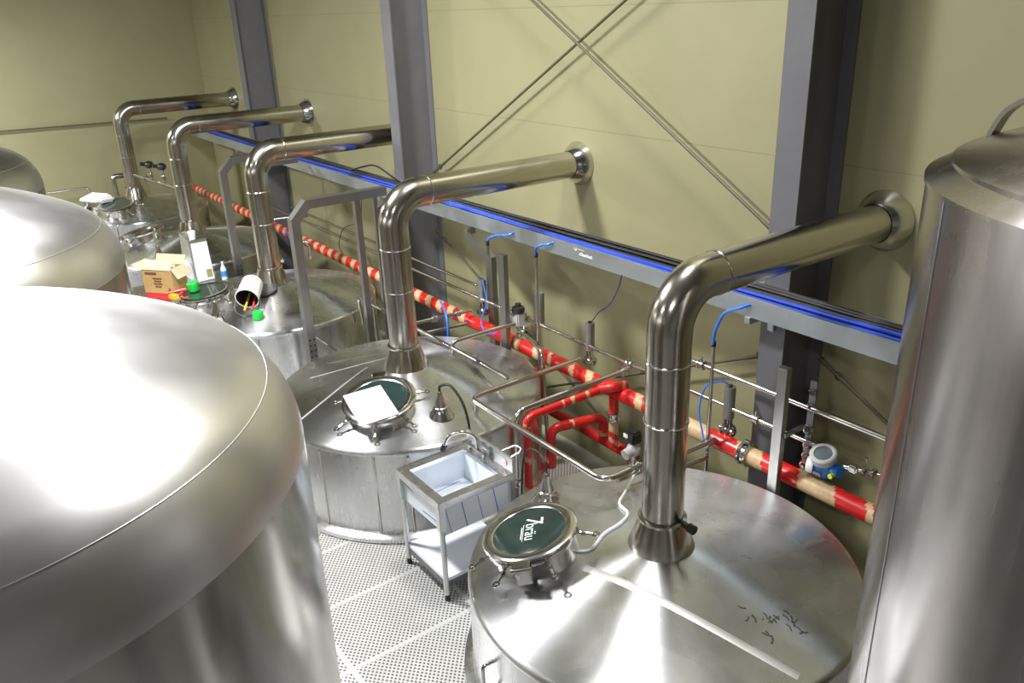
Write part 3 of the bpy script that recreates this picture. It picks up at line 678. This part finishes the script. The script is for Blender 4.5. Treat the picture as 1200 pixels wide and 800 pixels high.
# ------------------------------------------------------------------ sink unit
def sink():
    x0, x1, y0, y1, zt = -4.62, -4.04, -2.76, -2.13, .80
    t = thing('sink_unit', 'freestanding steel sink covered in white film between two kettles', 'sink', ((x0+x1)/2, (y0+y1)/2, 0))
    f = M(); w = .07; ix0, ix1, iy0, iy1 = x0+w, x1-w, y0+w, y1-.10
    f.box(((x0+ix0)/2, (y0+y1)/2, zt-.015), (w, y1-y0, .03)); f.box(((x1+ix1)/2, (y0+y1)/2, zt-.015), (w, y1-y0, .03))
    f.box(((x0+x1)/2, (y0+iy0)/2, zt-.015), (ix1-ix0, w, .03)); f.box(((x0+x1)/2, (y1+iy1)/2, zt-.015), (ix1-ix0, .10, .03))
    for (a, b, c, d) in ((x0, x1, y0-.004, y0+.004), (x0, x1, y1-.004, y1+.004), (x0-.004, x0+.004, y0, y1), (x1-.004, x1+.004, y0, y1)):
        f.box(((a+b)/2, (c+d)/2, zt-.02), (b-a, d-c, .055), None, .003)
    f.build('rim', ST_SINK, t)
    b = M(); zb = zt-.24
    b.box((ix0-.002, (iy0+iy1)/2, (zt-.03+zb)/2), (.004, iy1-iy0, zt-.03-zb)); b.box((ix1+.002, (iy0+iy1)/2, (zt-.03+zb)/2), (.004, iy1-iy0, zt-.03-zb))
    b.box(((ix0+ix1)/2, iy0-.002, (zt-.03+zb)/2), (ix1-ix0, .004, zt-.03-zb)); b.box(((ix0+ix1)/2, iy1+.002, (zt-.03+zb)/2), (ix1-ix0, .004, zt-.03-zb))
    b.box(((ix0+ix1)/2, (iy0+iy1)/2, zb), (ix1-ix0, iy1-iy0, .005))
    bs = b.build('basin', FILM, t)
    ap = M(); 
    for (c, d) in ((((x0+x1)/2, y0+.03, zt-.14), (x1-x0-.08, .003, .2)), (((x0+x1)/2, y1-.03, zt-.14), (x1-x0-.08, .003, .2)), ((x0+.03, (y0+y1)/2, zt-.14), (.003, y1-y0-.08, .2)), ((x1-.03, (y0+y1)/2, zt-.16), (.003, y1-y0-.08, .24))): ap.box(c, d)
    apo = ap.build('apron', FILM, t)
    ln = M()
    for k in range(4): ln.beam([(x1-.0275, y0+.10+k*.13, zt-.28), (x1-.0275, y0+.06+k*.13, zt-.05)], X, .001, .006 if k % 2 else .004)
    ln.beam([(x0+.06, y0+.0275, zt-.10), (x0+.18, y0+.0275, zt-.11)], Y, .001, .006); ln.beam([(x0+.30, y0+.0275, zt-.2), (x0+.5, y0+.0275, zt-.19)], Y, .001, .006)
    ln.build('film_print', FILMB, apo, False)
    l2 = M()
    for k in range(3): l2.beam([(ix0+.05+k*.14, iy0+.06, zb+.0035), (ix0+.02+k*.14, iy1-.06, zb+.0035)], (0, 0, 1), .001, .005)
    l2.build('film_print', FILMB, bs, False)
    dr = M(); dr.lathe([(.001, .004), (.035, .004), (.045, .003)], ((ix0+ix1)/2, (iy0+iy1)/2, zb+.001), 20); dr.build('drain', ST_FIT, bs)
    sc = M(); sc.lathe([(.001, .003), (.045, .003)], (ix0+.12, iy0+.1, zb+.003), 9); sc.build('scrap', TAN, bs)
    for (x, y) in ((x0+.025, y0+.025), (x1-.025, y0+.025), (x0+.025, y1-.025), (x1-.025, y1-.025)):
        lg = M(); lg.cyl((x, y, .05), (x, y, zt-.03), .019, 16); lg.box((x, y, zt-.13), (.05, .05, .2), None, .004)
        lo = lg.build('leg', ST_SINK, t)
        ft = M(); ft.lathe([(.001, 0), (.02, 0), (.016, .05), (.001, .05)], (x, y, 0), 14); ft.build('foot', BLACKP, lo)
    sh = M(); sh.box(((x0+x1)/2, (y0+y1)/2, .16), (x1-x0-.05, y1-y0-.05, .03)); sh.build('shelf', FILM, t)
    s3 = M(); s3.box(((x0+x1)/2, y0+.03, .125), (x1-x0-.07, .012, .05)); s3.box((x1-.03, (y0+y1)/2, .125), (.012, y1-y0-.07, .05)); s3.build('shelf_edge', GREYD, t)
    sp = M(); sp.box(((x0+x1)/2, y1-.012, zt+.055), (x1-x0, .024, .11), None, .003); sp.build('backsplash', ST_SINK, t)
    m = M(); px, py = (x0+x1)/2-.10, y1-.06
    m.cyl((px-.09, py, zt), (px-.09, py, zt+.04), .018); m.cyl((px+.09, py, zt), (px+.09, py, zt+.04), .018); m.cyl((px-.11, py, zt+.04), (px+.11, py, zt+.04), .014)
    m.tube(spline([(px, py, zt+.04), (px-.01, py-.01, zt+.14), (px-.05, py-.08, zt+.185), (px-.10, py-.16, zt+.16), (px-.12, py-.2, zt+.085)], 6), .012, 0, 12)
    m.box((px-.09, py, zt+.065), (.05, .02, .012), None, .004); m.box((px+.09, py, zt+.065), (.05, .02, .012), None, .004)
    fo = m.build('faucet', ST_FIT, t)
    M().cyl((px-.118, py-.196, zt+.09), (px-.126, py-.216, zt+.05), .022, 14).build('spray_tip', BLACKP, fo)
    m = M(); m.tube([(x1-.20, y1+.0, zt+.07), (x1-.14, y1+.10, zt+.12), (x1-.05, y1+.12, zt+.12), (x1-.10, y1+.02, zt+.06)], .007, .05, 10); m.build('lever_loop', ST_FIT, t)
    m = M(); m.lathe([(.001, .004), (.022, .004), (.026, 0)], (x1-.09, y1-.0265, zt+.05), 16, (0, -1, 0)); m.build('backsplash_reflection', plain('painted_pink_reflection', (.85, .55, .55), .3), t)  # pink disc painted in place of a reddish reflection on the backsplash
sink()

# ------------------------------------------------------------------ loose things on the kettles
t, man, C, n, e1, e2 = K4[:6]
def on_plane(x, y, h): return Vector((x, y, C.z - (n.x*(x-C.x)+n.y*(y-C.y))/n.z)) + n*h
pm = M(); q = [(-5.546, -2.697), (-5.461, -2.407), (-5.054, -2.47), (-5.123, -2.762)]
top = [on_plane(x, y, .026) for x, y in q]; bot = [on_plane(x, y, .0205) for x, y in q]
pm.add(top+bot, [(0, 1, 2, 3), (7, 6, 5, 4), (0, 4, 5, 1), (1, 5, 6, 2), (2, 6, 7, 3), (3, 7, 4, 0)])
tag(pm.build('paper_sheet', PAPER, None, False), 'blank white sheet lying on the round glass lid', 'sheet')
# lamp leads
lp = K4[7]; L_ = spline([lp, (lp[0]+.02, lp[1]+.0, lp[2]+.05), (lp[0]+.10, lp[1]+.04, lp[2]+.07), (lp[0]+.22, lp[1]+.06, lp[2]-.02), (lp[0]+.30, lp[1]+.06, lp[2]-.17), (lp[0]+.32, lp[1]+.05, lp[2]-.40), (lp[0]+.33, lp[1]+.04, lp[2]-.8), (lp[0]+.4, lp[1]+.2, .03)], 6)
M().tube(L_, .011, 0, 8).build('power_cable', BLACK, K4[8])
lp = K5[7]; L_ = spline([lp, (lp[0]-.01, lp[1], lp[2]+.05), (lp[0]-.10, lp[1]+.02, lp[2]+.10), (lp[0]-.24, lp[1]+.03, lp[2]+.06), (lp[0]-.32, lp[1]+.04, lp[2]-.10), (lp[0]-.36, lp[1]+.05, lp[2]-.5), (lp[0]-.36, lp[1]+.1, .03)], 6)
M().tube(L_, .007, 0, 8).build('power_cable', BLACK, K5[8])
# white hose lying on the foremost cone
hp = [(-3.45, -1.53, .875)]
for x, y in ((-3.42, -1.66), (-3.30, -1.84), (-3.16, -1.90), (-3.10, -2.02), (-3.09, -2.16), (-3.04, -2.32), (-3.12, -2.40)):
    hp.append((x, y, cz5(math.hypot(x+2.8, y+1.975))+.012))
tag(M().tube(spline(hp, 5), .010, 0, 8).build('drain_hose', HOSEW), 'thin translucent white hose lying on the foremost cone top', 'hose')

# bucket on its side on kettle 3
cz3 = K3[6]
bx, by = -8.50, -2.38; bz = cz3(math.hypot(bx+8.93, by+1.975))
t = thing('bucket', 'white bucket tipped on its side on the kettle cone, dark inside', 'bucket', (bx, by, bz))
axb = Vector((.76, -.58, -.38)).normalized(); cb = Vector((bx, by, bz+.178))
m = M(); m.lathe([(.001, -.15), (.105, -.15), (.112, -.14), (.124, .10), (.130, .10), (.130, .12), (.118, .12)], cb, 32, axb); m.build('shell', WHITE, t)
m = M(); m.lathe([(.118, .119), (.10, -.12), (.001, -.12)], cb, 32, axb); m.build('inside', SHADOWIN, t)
m = M(); s1 = axb.cross(Vector((0, 0, 1))).normalized(); m.tube(spline([cb+axb*.10+s1*.128, cb+axb*.20+s1*.12-Vector((0, 0, .08)), cb+axb*.22-Vector((0, 0, .13)), cb+axb*.20-s1*.12-Vector((0, 0, .08)), cb+axb*.10-s1*.128], 5), .005, 0, 8); m.build('handle', BLACKP, t)
for k, (dx, mt, lab, nm) in enumerate(((-.05, CARDR, 'red tool handle poking from the tipped bucket', 'tool_handle'), (.02, YELL, 'yellow tool handle poking from the tipped bucket', 'tool_handle'))):
    o = M(); o.cyl(cb+s1*dx-Vector((0, 0, .06))+axb*-.05, cb+s1*dx*1.2-Vector((0, 0, .085))+axb*.19, .012, 10); tag(o.build(nm, mt), lab, 'tool')
# round dark lid/stand behind the bucket
tag(M().lathe([(.001, .02), (.13, .02), (.14, .01), (.14, 0)], (-8.72, -2.14, cz3(.27)+.02), 28, (.2, -.12, 1)).build('pot_lid', BLACKP), 'black round lid leaning behind the tipped bucket', 'lid')
# green cap on the cone and on the lid
gx, gy = -8.22, -2.42; gz = cz3(math.hypot(gx+8.93, gy+1.975))
m = M(); m.lathe([(.001, 0), (.052, 0), (.055, .005), (.055, .075), (.048, .085), (.001, .085)], (gx, gy, gz), 20); tag(m.build('green_cap', GREEN), 'bright green cap standing on the cone front of the bucket kettle', 'cap')
Cm3 = K3[2]; n3 = K3[3]
p3 = lambda x, y, h: Vector((x, y, Cm3.z-(n3.x*(x-Cm3.x)+n3.y*(y-Cm3.y))/n3.z))+n3*h
m = M(); m.lathe([(.001, 0), (.06, 0), (.062, .005), (.062, .09), (.052, .10), (.001, .10)], p3(-9.12, -2.79, .02), 20, n3); tag(m.build('green_cap', GREEN), 'bright green cap lying on the round lid next to the cardboard box', 'cap')
m = M(); m.cyl(p3(-9.17, -2.86, .045), p3(-9.22, -3.05, .045), .022, 12); tag(m.build('red_tube', RED), 'short red tube lying beside the green cap on the lid', 'tube')
m = M(); m.box(p3(-9.10, -3.02, .03), (.10, .06, .05), Matrix.Rotation(.5, 3, 'Z'), .006); tag(m.build('tape_roll', YELL), 'small yellow pack at the edge of the round lid', 'pack')

# bench between the third and fourth kettles with a film wrapped box, carton and bottle
t = thing('work_bench', 'low steel bench under the cardboard box, between two kettles', 'bench', (-10.47, -2.76, 0))
m = M(); m.box((-10.465, -2.615, .685), (.67, 1.17, .03), None, .004); m.box((-10.005, -2.975, .685), (.27, .45, .03), None, .004); m.build('top', ST_SINK, t)
for x, y in ((-10.76, -3.16), (-9.93, -3.16), (-10.76, -2.07), (-10.18, -2.07)): M().cyl((x, y, 0), (x, y, .672), .02, 12).build('leg', ST_SINK, t)
M().box((-10.45, -2.66, .45), (.54, .94, .38), None, .01).build('cabinet', ST_DULL, t)
def carton():
    x, y, z = -10.165, -2.85, .70; w, d, h = .41, .26, .36; rz = Matrix.Rotation(.66, 3, 'Z')
    t = thing('cardboard_box', 'open brown cardboard box with a red bottom band', 'box', (x, y, z))
    c = Vector((x, y, z)); P = lambda v: rz @ Vector(v) + c
    m = M()
    for cc, dd in (((0, -d/2, h/2), (w, .006, h)), ((0, d/2, h/2), (w, .006, h)), ((-w/2, 0, h/2), (.006, d, h)), ((w/2, 0, h/2), (.006, d, h)), ((0, 0, .003), (w, d, .006))): m.box(P(cc), dd, rz)
    bo = m.build('body', CARD, t, False)
    for (cc, dd, a, ax) in (((0, -d/2+.035, h+.045), (w, .006, .13), -.75, 'X'), ((0, d/2+.03, h+.05), (w, .006, .12), -.5, 'X'), ((-w/2-.06, 0, h+.02), (.15, d, .006), .35, 'Y'), ((w/2+.045, 0, h-.045), (.14, d, .006), 1.0, 'Y')):
        m = M(); m.box(P(cc), dd, rz @ Matrix.Rotation(a, 3, ax)); m.build('flap', CARDL, t, False)
    m = M(); m.box(P((0, -d/2-.0045, .035)), (w, .002, .07), rz); m.box(P((w/2+.0045, 0, .035)), (.002, d, .07), rz); m.build('red_band', CARDR, bo, False)
    m = M(); m.box(P((-.08, -d/2-.0045, .31)), (.16, .002, .03), rz)
    for k, ww in enumerate((.13, .10, .12, .09)): m.box(P((.0, -d/2-.0045, .25-k*.033)), (ww, .002, .018), rz)
    m.box(P((.15, -d/2-.0045, .12)), (.03, .002, .03), rz); m.build('print', CARDD, bo, False)
    for k, (a, b) in enumerate(((-.1, .02), (.02, .0), (.13, .03))):
        m = M(); m.lathe([(.001, 0), (.04, 0), (.042, .28), (.02, .33), (.02, .37), (.001, .375)], P((a, b, .007)), 16)
        tag(m.build('white_bottle', WHITE), 'white bottle top poking out of the open cardboard box', 'bottle', 'white bottles in the cardboard box')
carton()
t = thing('wrapped_box', 'tall steel box wrapped in white film with a white knob on top', 'box', (-10.57, -2.34, .70))
rz = Matrix.Rotation(.06, 3, 'Z'); c = Vector((-10.57, -2.335, .70)); P = lambda v: rz @ Vector(v) + c
def panel(vs, th, nm, mt):
    m = M(); vs = [P(v) for v in vs]; th = rz @ Vector(th); m.add([v + th for v in vs] + vs, [(0, 1, 2, 3), (7, 6, 5, 4), (0, 4, 5, 1), (1, 5, 6, 2), (2, 6, 7, 3), (3, 7, 4, 0)]); return m.build(nm, mt, t, False)
m = M(); vs = [P(v) for v in ((-.18, -.12, 0), (.18, -.12, 0), (.18, .12, 0), (-.18, .12, 0), (-.17, -.115, .60), (.13, -.115, .54), (.13, .115, .54), (-.17, .115, .60))]
m.add(vs, [(3, 2, 1, 0), (4, 5, 6, 7), (0, 1, 5, 4), (1, 2, 6, 5), (2, 3, 7, 6), (3, 0, 4, 7)]); m.build('case', ST_SINK, t, False)
panel([(.180, -.10, .02), (.180, .115, .02), (.1345, .11, .50), (.1345, -.09, .50)], (.004, 0, 0), 'film_sheet', FILM)
panel([(.178, .03, .05), (.178, .10, .05), (.169, .10, .15), (.169, .03, .15)], (.009, 0, 0), 'tan_label', plain('olive_label', (.30, .26, .10), .6))
panel([(-.16, -.119, .02), (.12, -.119, .02), (.10, -.1175, .2), (-.16, -.1175, .26)], (0, -.004, 0), 'film_patch', FILM)
m = M(); m.lathe([(.035, 0), (.048, .10), (.03, .11), (.001, .11)], P((.09, -.04, .545)), 16); m.build('knob', WHITE, t)
t = thing('water_bottle', 'clear water bottle with a blue label beside the wrapped box', 'bottle', (-10.30, -2.11, .70))
bz = .70
m = M(); m.lathe([(.001, 0), (.035, 0), (.037, .01), (.037, .15), (.014, .2), (.014, .225)], (-10.30, -2.11, bz), 20); m.build('bottle', PETM, t)
m = M(); m.lathe([(.0375, .05), (.0385, .05), (.0385, .12), (.0375, .12)], (-10.30, -2.11, bz), 20); m.build('label_band', LABELB, t)
m = M(); m.lathe([(.016, .22), (.016, .24), (.001, .24)], (-10.30, -2.11, bz), 14); m.build('cap', WHITE, t)

# ------------------------------------------------------------------ gear at the far kettle
def knob_valve(x, y, z, label):
    t = thing('knob_valve', label, 'valve', (x, y, z-.2), 'black knobbed valves at the far wall')
    m = M(); m.cyl((x, y, z-.2), (x, y, z+.02), .022, 12); m.ring((x, y, z-.08), .035, .012); m.cyl((x-.06, y, z-.12), (x+.06, y, z-.12), .03, 12); m.build('body', ST_FIT, t)
    m = M(); m.ball((x, y, z+.06), .075, 16, (1, 1, .8)); m.cyl((x, y-.05, z+.07), (x, y-.13, z+.09), .03, 10); m.build('knob', BLACKP, t)
knob_valve(-14.25, -1.88, 1.58, 'black knobbed valve beside the last vent duct, left of two')
knob_valve(-13.88, -1.78, 1.58, 'black knobbed valve beside the last vent duct, right of two')
pipe('short level steel pipe holding the black knobbed valves', [(-15.1, -1.95, 1.36), (-13.4, -1.72, 1.36), (-13.4, -1.72, .01)], .03, .05, [((-14.6, -1.88, 1.36), X)])
pipe('bent steel pipe rising left of the last vent duct', [(-15.62, -2.2, .90), (-15.66, -2.2, 1.30), (-15.66, -1.85, 1.30)], .045, .05)
pipe('crook topped steel pipe between the last two vent ducts', [(-12.95, -1.75, .01), (-12.95, -1.75, 1.20), (-12.87, -1.78, 1.20), (-12.85, -1.78, 1.15)], .02, .03)
m = M(); m.box((-14.95, -2.66, 1.12), (.42, .30, .05), Matrix.Rotation(.5, 3, 'Z') @ Matrix.Rotation(.2, 3, 'X'), .02); m.box((-14.85, -2.55, 1.10), (.3, .25, .09), Matrix.Rotation(.2, 3, 'Z'), .03); tag(m.build('white_bag', PAPER), 'crumpled white bag lying on the far corner kettle', 'bag')
t = thing('hand_rail', 'thin steel rail behind the domed tanks at the left wall', 'rail', (-16.4, -2.9, 0))
M().tube([(-16.4, -4.2, .01), (-16.4, -4.2, 1.05), (-16.4, -2.5, 1.05), (-16.4, -2.5, .01)], .02, .05).build('hoop', ST_PIPE, t)
M().cyl((-16.4, -4.2, .7), (-16.4, -2.5, .7), .014).build('crossbar', ST_PIPE, t)
# pipework behind kettles two and three
pipe('bent steel pipe with an elbow behind the third vent duct base', [(-9.9, -1.30, .01), (-9.9, -1.30, 1.12), (-9.75, -1.15, 1.12), (-9.75, -1.15, .9)], .025, .05, [((-9.9, -1.30, .75), (0, 0, 1))])
pipe('bent steel pipe beside the farther goalpost frame', [(-11.1, -1.15, .01), (-11.1, -1.15, 1.16), (-11.0, -.62, 1.16)], .028, .06, [((-11.1, -1.15, .85), (0, 0, 1))])
pipe('crook topped steel pipe left of the nearer goalpost frame', [(-8.02, -.98, .01), (-8.02, -.98, 1.14), (-7.92, -1.0, 1.14), (-7.92, -1.0, 1.0)], .02, .04)
pipe('low steel pipe crossing behind the wrapped box', [(-11.4, -1.1, .86), (-10.05, -1.42, .86)], .025, 0, [((-10.4, -1.34, .86), X), ((-10.9, -1.22, .86), X)])
wire('blue air hose looping behind the farther goalpost frame', [(-11.2, -.9, .95), (-10.8, -1.0, .95), (-10.5, -1.1, .90), (-10.35, -1.15, .72), (-10.3, -1.15, .4)], BLUEH, .012, 'air_hose', 'blue hoses near the floor')
wire('blue air hose hanging beside the second vent duct', [(-7.0, -.9, .99), (-6.85, -.95, .96), (-6.72, -1.0, .85), (-6.70, -1.02, .6), (-6.72, -1.0, .2)], BLUEH, .011, 'air_hose', 'blue hoses near the floor')
